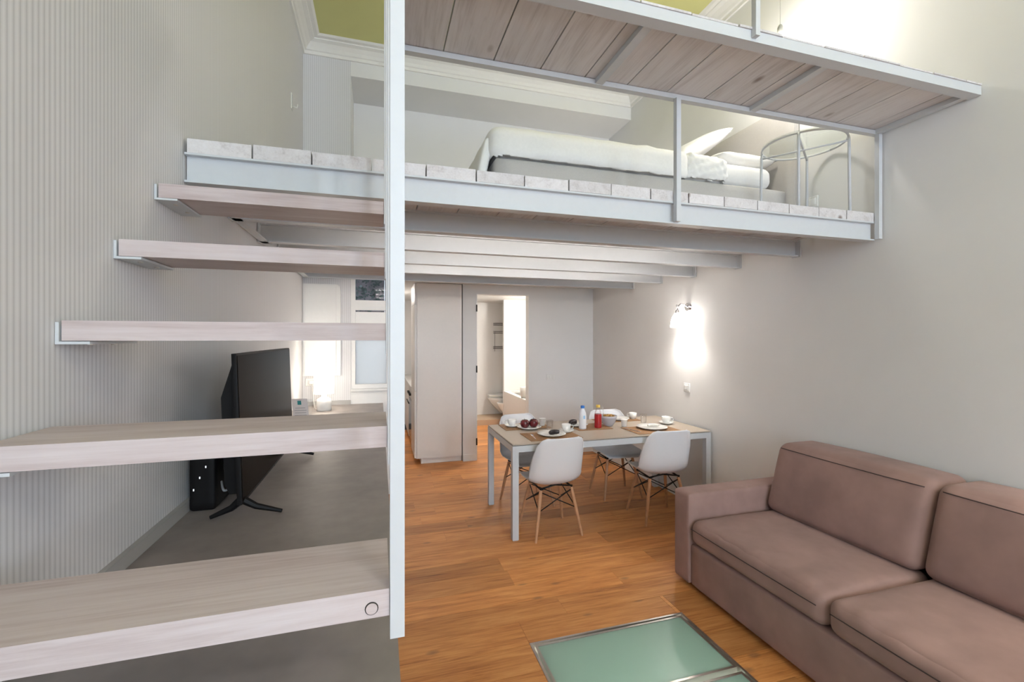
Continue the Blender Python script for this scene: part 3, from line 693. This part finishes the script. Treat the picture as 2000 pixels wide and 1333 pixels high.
# bowl with snack
bwl = thing('bowl', 'grey bowl with a snack bag and spoon beside the juice', 'bowl', (2.112, 3.86, TZ + .0005))
MB().lathe([(0, 0), (.040, 0), (.044, .006), (.066, .035), (.078, .075), (.082, .098), (.079, .098), (.062, .036), (.04, .010), (0, .009)], n=32).build('body', plain('lilac_grey_glaze', (.46, .44, .47), .25), bwl, 0, True)
sn = MB(); random.seed(5)
for k in range(26):
    a = random.random()*6.28; r_ = .055*math.sqrt(random.random()); sn.lathe([(0, -.012), (.012, -.006), (.014, .002), (.009, .011), (0, .013)], (r_*math.cos(a), r_*math.sin(a), .082 + .022*(1-r_/.055) + random.uniform(-.006, .006)), 8)
tag(sn.build('biscuits', plain('biscuit', (.40, .22, .06), .6, nz=.4, nscale=50), bwl, 0, True), kind='stuff')
sp = thing('spoon', 'steel spoon standing in the grey bowl', 'spoon', (2.085, 3.90, TZ + .075))
MB().rod([(0, 0, 0), (-.004, .008, .05), (.002, .02, .10)], [.003, .0022, .0035], 8).build('handle', CHROME, sp, 0, True)
MB().soft(-.012, .012, -.003, .003, -.03, .004, .0028, 6).build('bowl', CHROME, sp, 0, True)
def cutlery(name, label, x, y, rz, z=MZ):
    t = thing(name, label, name, (x, y, z), rz, 'cutlery on the dining table')
    MB().soft(-.005, .005, -.095, .03, .0, .003, .0014, 6).build('handle', CHROME, t, 0, True)
    MB().soft(-.010, .010, .03, .095, .0, .003, .0014, 6).build('head', CHROME, t, 0, True)
cutlery('knife', 'steel knife left of the croissant plate', 1.255, 3.585, R(-8)); cutlery('teaspoon', 'teaspoon beside the large right plate', 2.205, 3.575, R(15))
random.seed(21)

# ================================================================== PLATFORM: TV, LAMP, CARD, CABLES
tv = thing('television', 'black flat screen television on splayed feet on the grey platform', 'television', (-0.485, 2.33, CT)); tv.rotation_euler = (0, 0, 0)
tilt = 0.035
def tl(p, u): return (p.x - tilt*(p.z - .04), p.y, p.z)
m = MB(); m.soft(-.006, .012, -.50, .50, .055, .605, .003, 4, fn=tl); m.build('panel', BLACK, tv, 0, 'auto')
m = MB(); m.prism([(p[0] - tilt*(p[1]-.04), p[1]) for p in ((.0125, .067), (.0132, .067), (.0132, .597), (.0125, .597))], 1, -.492, .492); m.build('screen', plain('screen_glass', (.012, .008, .006), .18, spec=.012), tv)
m = MB(); m.prism([(p[0] - tilt*(p[1]-.04), p[1]) for p in ((-.0065, .08), (-.0065, .585), (-.016, .575), (-.060, .44), (-.060, .12), (-.045, .08))], 1, -.44, .44); m.build('rear_housing', BLACK, tv, 0.006)
for yy in (-.46, .40):
    for (dx) in (-.10, .135):
        MB().rod([(.0, yy, .065), (dx*.35, yy, .035), (dx, yy - .008, .011)], [.016, .012, .007], 8).build('foot', BLACK, tv, 0, 'auto')
MB().rod([(.012, .02, .0575), (.014, .02, .0575)], .004, 10).build('logo_dot', CHROME, tv)
rt_ = thing('modem', 'black modem box with small lights behind the television', 'modem', (-0.645, 2.07, CT))
MB().soft(-.045, .045, -.10, .10, 0, .215, .014, 8).build('body', BLACK, rt_, 0, True)
for k, z in enumerate((.08, .125, .165)): MB().box(-.03 + .02*k, -.026 + .02*k, -.1012, -.1002, z, z + .008).build('indicator_light', emis('led_white', (.9, .95, 1), .25, (.2, .2, .2)), rt_)
MB().soft(-.02, .03, -.085, -.02, .2155, .232, .006, 5).build('top_cap', plain('grey_strip', (.30, .28, .25), .5), rt_, 0, True)
def cable(name, label, pts, r, mat):
    P = [Vector(p) for p in pts]; L = []
    for i in range(len(P)-1):
        a, b, c, d = P[max(i-1,0)], P[i], P[i+1], P[min(i+2, len(P)-1)]
        for k in range(8):
            s_ = k/8; L.append(0.5*((2*b) + (c-a)*s_ + (2*a-5*b+4*c-d)*s_*s_ + (3*b-a-3*c+d)*s_**3))
    L.append(P[-1]); return tag(MB().rod(L, r, 7).build(name, mat, None, 0, True), label, 'cable')
cable('cable', 'black cable looping from modem to television', [(-.595, 2.03, 1.08), (-.575, 1.99, 1.11), (-.56, 2.02, 1.09), (-.555, 2.08, 1.05), (-.56, 2.14, 1.06)], .0035, BLACK)
cable('cable', 'grey cable sagging behind the television', [(-.595, 2.02, 1.035), (-.575, 1.98, 1.01), (-.56, 2.02, 1.015), (-.558, 2.12, 1.04)], .0045, plain('grey_cable', (.35, .35, .36), .5))
cable('cable', 'thin black cable on the platform behind the television', [(-.60, 2.18, .947), (-.57, 2.24, .946), (-.60, 2.36, .946), (-.57, 2.5, .946), (-.62, 2.62, .946)], .0035, BLACK)
psr = thing('power_strip', 'brown power strip leaning behind the television', 'power strip', (-.60, 2.30, CT), R(8))
MB().soft(-.02, .02, -.10, .10, 0, .03, .006, 6).build('body', plain('brown_strip', (.20, .11, .08), .5), psr, 0, True)
for k in range(4): MB().lathe([(0, .0305), (.012, .0305), (.012, .032), (0, .032)], (0, -.066 + .044*k, 0), 12).build('socket', BLACK, psr)
# lamp
la = thing('table_lamp', 'white bottle table lamp with a glowing cylinder shade', 'lamp', (-0.482, 4.42, CT))
MB().lathe([(0, 0), (.060, 0), (.064, .004), (.064, .085), (.058, .105), (.032, .118), (.020, .126), (.018, .145), (0, .145)], n=32).build('base', PORC, la, 0, True)
MB().lathe([(0, .1455), (.008, .1455), (.008, .19), (0, .19)], n=12).build('stem', CHROME, la)
MB().lathe([(0, .19), (.018, .195), (.03, .22), (.026, .25), (0, .268)], n=18).build('bulb', emis('lamp_bulb', LAMPW, 6), la, 0, True)
MB().lathe([(.084, .155), (.0855, .155), (.0855, .455), (.084, .455), (.084, .155)], n=40).build('shade', emis('lamp_shade_fabric', LAMPW, 1.5), la, 0, 'auto')
cable('cable', 'white lamp cord running to the wall socket', [(-.553, 4.47, .947), (-.575, 4.55, .946), (-.60, 4.68, .975), (-.62, 4.742, 1.10), (-.628, 4.742, 1.155)], .003, PORC)
so = thing('wall_socket', 'white wall socket with a plug under the wall panel', 'socket', (-.632, YU, 1.17))
MB().soft(-.055, .055, -.008, 0, -.038, .038, .003, 6).build('plate', PORC, so, 0, True)
MB().soft(-.02, .02, -.035, -.0085, -.02, .02, .006, 6).build('plug', PORC, so, 0, True)
# information card in an acrylic stand
cd = thing('information_card', 'printed information card with a teal logo leaning beside the lamp', 'card', (-0.545, 3.62, CT), R(-6))
cd.rotation_euler = (0, 0, R(-4))
def cardbox(name, mat, x0, x1, z0, z1, d):
    # leaning back 18 degrees
    s_, c_ = math.sin(R(18)), math.cos(R(18)); m = MB(); P = []
    for (x, z) in ((x0, z0), (x1, z0), (x1, z1), (x0, z1)):
        P.append((x - .16*z, z*s_ - d*c_, z*c_ + .004 - d*s_*0))
    Q = [(p[0], p[1] + .0008, p[2]) for p in P]
    A = [m.bm.verts.new(p) for p in P]; B = [m.bm.verts.new(p) for p in Q]
    m.bm.faces.new(A); m.bm.faces.new(B[::-1])
    for i in range(4): m.bm.faces.new((A[i], B[i], B[(i+1) % 4], A[(i+1) % 4]))
    return m.build(name, mat, cd)
cardbox('card', plain('card_paper', (.66, .60, .58), .5), -.055, .055, 0, .21, 0)
cardbox('logo', plain('teal_print', (.02, .22, .22), .5), -.016, .010, .165, .195, .0012)
INK = plain('grey_ink', (.36, .33, .33), .6)
for k, (a, b) in enumerate(((-.035, .035), (-.042, .042), (-.040, .038), (-.042, .040), (-.038, .030), (-.042, .042), (-.036, .036))): cardbox('text_line', INK, a, b, .138 - .018*k, .143 - .018*k, .0012)
m = MB(); m.prism([(.0, 0.0), (.055, 0.0), (.055, .003), (.004, .003), (.068, .198), (.065, .199)], 0, -.058, .058); m.build('acrylic_stand', thin_glass('acrylic', (.97, .98, .98), .06), cd)
# white panel on the pier
wpn = thing('wall_panel', 'white rounded panel door on the striped pier', 'panel', (-0.555, YU, 1.68))
def rrect(x0, x1, z0, z1, r, corners):
    P = []
    for (cx, cz, a0, on) in ((x1, z1, 0, corners[0]), (x0, z1, 90, corners[1]), (x0, z0, 180, corners[2]), (x1, z0, 270, corners[3])):
        if on:
            ox = cx - r if cx == x1 else cx + r; oz = cz - r if cz == z1 else cz + r
            P += [(ox + r*math.cos(R(a0 + 15*k)), oz + r*math.sin(R(a0 + 15*k))) for k in range(7)]
        else: P.append((cx, cz))
    return P
MB().prism(rrect(-.152, .192, -.448, .452, .05, (1, 0, 0, 0)), 1, -.030, -.001).build('frame', WHITE, wpn, 0.004)
MB().prism(rrect(-.138, .150, -.430, .432, .02, (0, 0, 0, 0)), 1, -.040, -.0305).build('door', WHITE, wpn, 0.003)

# ================================================================== WALL LAMPS
def sconce(name, label, y, z, PW, key):
    t = thing(name, label, 'wall lamp', (XR, y, z), 0, 'wall lamps on the right wall')
    MB().rod([(-.001, 0, 0), (-.018, 0, 0)], [.045, .038], 24).build('wall_plate', CHROME, t, 0, 'auto')
    MB().rod([(-.018, 0, 0), (-.05, 0, .025), (-.09, 0, .030), (-.12, 0, .005), (-.128, 0, -.03)], .008, 10).build('arm', CHROME, t, 0, True)
    MB().lathe([(0, -.028), (.016, -.030), (.022, -.05), (.022, -.075), (0, -.075)], (-.128, 0, 0), 18).build('socket', CHROME, t, 0, 'auto')
    MB().rod([(-.128, 0, -.02), (-.155, -.03, -.01), (-.165, -.04, .012)], [.005, .005, .009], 10).build('switch_key', CHROME, t, 0, True)
    MB().lathe([(.022, -.06), (.050, -.10), (.062, -.15), (.066, -.20), (.064, -.20), (.060, -.15), (.048, -.10), (.020, -.062)], (-.128, 0, 0), 28).build('shade', emis('sconce_glass', (1, .95, .89), 5), t, 0, True)
    MB().lathe([(0, -.076), (.015, -.08), (.028, -.12), (.020, -.15), (0, -.16)], (-.128, 0, 0), 16).build('bulb', emis('sconce_bulb_' + key, (1, .95, .885), PW), t, 0, True)
    return t
sconce('wall_lamp', 'lit glass wall lamp over the dining table', 3.715, 1.905, 190, 'dining')
sconce('wall_lamp', 'unseen glass wall lamp added over the sofa', 0.55, 1.905, 190, 'sofa')  # lamp added out of view to brighten sofa, floor and left wall
sconce('wall_lamp', 'lit wall lamp hidden low behind the loft bed', 4.32, 3.42, 340, 'loft')
# pendant above the loft
pn = thing('pendant_lamp', 'pendant lamp on a thin cord above the loft ledge', 'pendant lamp', (2.60, 2.385, ZC))
MB().lathe([(0, 0), (.04, 0), (.04, -.02), (0, -.025)], n=20).build('ceiling_rose', WHITE, pn)
MB().rod([(0, 0, -.02), (0, 0, -.785)], .0018, 6).build('cord', plain('pale_cord', (.55, .54, .52), .6), pn)
MB().lathe([(0, -.78), (.010, -.782), (.018, -.80), (.019, -.86), (0, -.86)], n=18).build('socket', plain('grey_socket', (.55, .54, .50), .4), pn, 0, 'auto')
MB().lathe([(0, -.861), (.018, -.865), (.045, -.90), (.052, -.935), (.045, -.965), (.02, -.985), (0, -.988)], n=22).build('bulb', emis('pendant_bulb', (1, .95, .885), 50), pn, 0, True)
gp = thing('pendant_lamp', 'unseen white globe pendant added behind the viewer', 'pendant lamp', (1.35, -1.6, ZC))  # globe added behind the viewer to raise the general light
MB().lathe([(0, 0), (.05, 0), (.05, -.02), (0, -.025)], n=20).build('ceiling_rose', WHITE, gp)
MB().rod([(0, 0, -.02), (0, 0, -.86)], .003, 6).build('cord', MATS['pale_cord'], gp)
MB().lathe([(0, -.85)] + [(.17*math.sin(R(a)), -1.02 + .17*math.cos(R(a))) for a in range(15, 180, 15)] + [(0, -1.19)], n=24).build('globe', emis('added_globe_glass', (1, .95, .885), 10), gp, 0, True)
for (y_, lb) in ((2.515, 'unseen light strip added on the first joist behind the loft front'), (3.067, 'unseen light strip added on the second joist of the loft'), (3.624, 'unseen light strip added on the third joist of the loft')):
    t = thing('added_strip', lb, 'light strip', (1.2, y_ + 0.036, ZB + 0.0085), 0, 'unseen light strips added on the loft joists')  # hidden strips added to lift the brightness under the loft
    MB().box(-1.25, 1.25, -.009, .009, 0, .005).build('channel', WHITE, t)
    MB().box(-1.24, 1.24, -.007, .007, .0052, .011).build('diffuser', emis('added_strip_glow', (1, .94, .86), 13), t)
# switches and sockets
def plate_sw(name, label, loc, rz, w, h, n):
    t = thing(name, label, 'switch', loc, rz)
    MB().soft(-w/2, w/2, -.010, 0, -h/2, h/2, .003, 6).build('frame', PORC, t, 0, True)
    for k in range(n):
        ww_ = (w - .02)/n; MB().soft(-w/2 + .01 + k*ww_ + .001, -w/2 + .01 + (k+1)*ww_ - .001, -.014, -.0102, -h/2 + .014, h/2 - .014, .0015, 4).build('rocker', PORC, t, 0, True)
plate_sw('light_switch', 'white double switch below the dining wall lamp', (XR, 3.735, 1.115), R(-90), .085, .085, 2)
plate_sw('light_switch', 'white triple switch right of the bathroom doorway', (2.263, YB, 1.065), 0, .12, .08, 3)
plate_sw('light_switch', 'white socket on the right wall beside the round side table', (XR, 2.40, 2.55), R(-90), .08, .08, 1)
hk = thing('wall_hook', 'small white double hook high on the striped wall', 'hook', (XL, 4.16, 3.585))
MB().soft(0, .008, -.03, .03, -.05, .08, .003, 6).build('plate', PORC, hk, 0, True)
MB().rod([(.008, 0, -.02), (.045, 0, -.03), (.05, 0, .0)], .006, 8).build('prong', PORC, hk, 0, True)

# ================================================================== KITCHEN
tc = thing('tall_cabinet', 'tall pale end cabinet of the kitchen beside the bathroom doorway', 'cabinet', (.745, 6.08, 0))
lbox('carcass', CAB, tc, 0.452, 1.034, 5.775, 6.38, 0.072, 2.30, 0.002)
lbox('plinth', CAB, tc, 0.515, 1.034, 5.80, 6.36, 0.0, 0.0715)
lbox('end_panel', CAB, tc, 0.462, 1.026, 5.760, 5.7745, 0.075, 2.30, 0.002)
for (z0, z1) in ((0.08, 0.925), (0.93, 2.03), (2.035, 2.298)):
    d_ = lbox('door', CAB, tc, 0.432, 0.4515, 5.778, 6.376, z0, z1, 0.002)
kb = thing('kitchen_unit', 'pale kitchen base unit with a built-in oven behind the tall cabinet', 'cabinet', (.75, 7.3, 0))
lbox('carcass', CAB, kb, 0.46, 1.05, 6.385, 8.58, 0.10, 0.88)
lbox('plinth', CAB, kb, 0.52, 1.04, 6.385, 8.58, 0.0, 0.0995)
lbox('door', CAB, kb, 0.438, 0.4595, 7.02, 7.60, 0.105, 0.875, 0.002); lbox('door', CAB, kb, 0.438, 0.4595, 7.605, 8.2, 0.105, 0.875, 0.002)
ov = lbox('oven_door', plain('oven_glass', (.02, .018, .02), .12), kb, 0.436, 0.4595, 6.40, 7.01, 0.15, 0.72, 0.003)
lbox('control_panel', BRUSH, kb, 0.436, 0.4595, 6.40, 7.01, 0.73, 0.87)
MB().rod([(0.405-.75, 6.48-7.3, .68), (0.405-.75, 6.93-7.3, .68)], .009, 10).build('handle', BLACKM, ov, 0, True).location = (0, 0, 0)
for yy in (6.5, 6.62, 6.78, 6.9): MB().rod([(0.436-.75, yy-7.3, .80), (0.408-.75, yy-7.3, .80)], .017, 14).build('knob', BLACKM, kb, 0, 'auto')
tag(box('worktop', plain('worktop_laminate', (.66, .63, .60), .35), 0.432, 1.05, 6.385, 8.58, 0.881, 0.915, None, 0.003), 'pale worktop running along the kitchen passage', 'worktop')
ku = thing('wall_cupboard', 'pale wall cupboards over the kitchen worktop', 'cupboard', (.88, 7.4, 1.42))
lbox('carcass', CAB, ku, 0.71, 1.05, 6.39, 8.58, 1.42, 2.30)
for k in range(4): lbox('door', CAB, ku, 0.690, 0.7095, 6.395 + .545*k, 6.935 + .545*k, 1.425, 2.295, 0.002)
lbox('added_strip', DARKGAP, ku, 0.72, 1.04, 6.4, 8.5, 1.405, 1.4195)  # plain dark bar under the cupboards, not a lamp

# ================================================================== BATHROOM
bt = thing('bathtub', 'built-in white bathtub with a panelled front seen through the doorway', 'bathtub', (2.57, 6.9, 0))
lbox('front_panel', TILE, bt, 2.20, 2.23, 5.90, 7.915, 0, 0.60)
m = MB(); ring(m, 2.185 - 2.57, 2.945 - 2.57, 5.90 - 6.9, 7.915 - 6.9, 0.09, 0.601, 0.635); m.build('rim', PORC, bt, 0.008, 'auto', 2)
m = MB(); m.box(2.275-2.57, 2.855-2.57, 5.99-6.9, 7.825-6.9, .20, .22); m.build('basin', PORC, bt)
struct(box('wall_bathroom', TILE, 2.20, 2.50, 7.92, 8.0, 0, 2.305), 'tiled return wall at the foot of the bathtub')
def wc(name, label, y, lid, L):
    t = thing(name, label, name, (2.50, y, 0.14), 0)
    m = MB(); n = 20; rings = []
    for (z, fx, w) in ((0.02, .26, .10), (.10, .34, .13), (.20, .44, .165), (.28, .50, .18), (.31, .515, .183), (.32, .51, .18)):
        r_ = []
        for k in range(n):
            a = 2*math.pi*k/n; cx = -(L/.52)*fx*.5
            r_.append(m.bm.verts.new((min(-.001, cx + (L/.52)*fx*.5*math.cos(a)*1.0), w*math.sin(a), z)))
        rings.append(r_)
    for a, b in zip(rings, rings[1:]):
        for k in range(n): m.bm.faces.new((a[k], a[(k+1) % n], b[(k+1) % n], b[k]))
    m.bm.faces.new(rings[0][::-1]); m.bm.faces.new(rings[-1])
    m.build('bowl', PORC, t, 0, 'auto')
    if lid:
        for (nm, z0, z1) in (('seat', .328, .345), ('lid', .352, .375)):
            MB().soft(-L*.96, -.03, -.178, .178, z0, z1, .008, 10, fn=lambda p, u: (p.x, p.y*math.sqrt(max(.02, 1 - max(0, (-p.x - L*.45)/(L*.56))**2)), p.z)).build(nm, PORC, t, 0, True)
    return t
wc('toilet', 'wall hung white toilet with a closed lid at the far end', 8.41, True, .50)
tb2 = wc('bidet', 'wall hung white bidet in front of the toilet', 8.02, False, .40); tb2.location = (2.499, 8.07, .08); tb2.scale = (1, .86, 1)
wr_ = thing('wire_rack', 'three tier wire rack on the bathroom end wall', 'rack', (2.27, 8.60, 1.34))
for z in (.06, .36, .52):
    m = MB()
    for q in (0, .035): m.rod([(-.10, -.004, z+q), (-.10, -.10, z+q), (.10, -.10, z+q), (.10, -.004, z+q), (-.10, -.004, z+q)], .006, 6)
    for k in range(7): m.rod([(-.09 + .03*k, -.004, z), (-.09 + .03*k, -.10, z), (-.09 + .03*k, -.10, z + .035)], .0035, 5)
    m.build('shelf', plain('dull_wire', (.16, .15, .14), .4, metal=.5), wr_, 0, True)
MB().rod([(.10, -.003, 0), (.10, -.003, .58)], .004, 6).build('upright', MATS['dull_wire'], wr_, 0, True)
MB().rod([(-.07, -.003, 0), (-.07, -.003, .40)], .004, 6).build('upright', MATS['dull_wire'], wr_, 0, True)
tag(MB().lathe([(0, 0), (.055, 0), (.075, .17), (.072, .17), (.052, .005), (0, .005)], n=24).build('wash_basket', plain('basket_white', (.70, .67, .62), .6), None, 0, True, loc=(2.26, 6.9, .6355)), 'small white basket on the bathtub rim', 'basket')
cl = thing('added_ceiling_lamp', 'unseen round ceiling lamp added over the bathtub', 'ceiling lamp', (2.50, 7.0, 2.305))  # unseen lamp added to brighten the bathroom
MB().lathe([(0, 0), (.15, 0), (.15, -.02), (0, -.02)], n=28).build('base', WHITE, cl)
MB().lathe([(0, -.021), (.145, -.021), (.14, -.05), (.09, -.075), (0, -.08)], n=28).build('diffuser', emis('added_bath_glow', (1, .95, .88), 36), cl, 0, True)
kl = thing('added_ceiling_lamp', 'unseen round ceiling lamp added in the kitchen passage', 'ceiling lamp', (0.1, 7.0, 2.305))  # added lamp, out of sight, that lights the kitchen passage
MB().lathe([(0, 0), (.13, 0), (.13, -.02), (0, -.02)], n=28).build('base', WHITE, kl)
MB().lathe([(0, -.021), (.125, -.021), (.12, -.05), (.08, -.07), (0, -.075)], n=28).build('diffuser', emis('added_kitchen_glow', (1, .95, .885), 22), kl, 0, True)
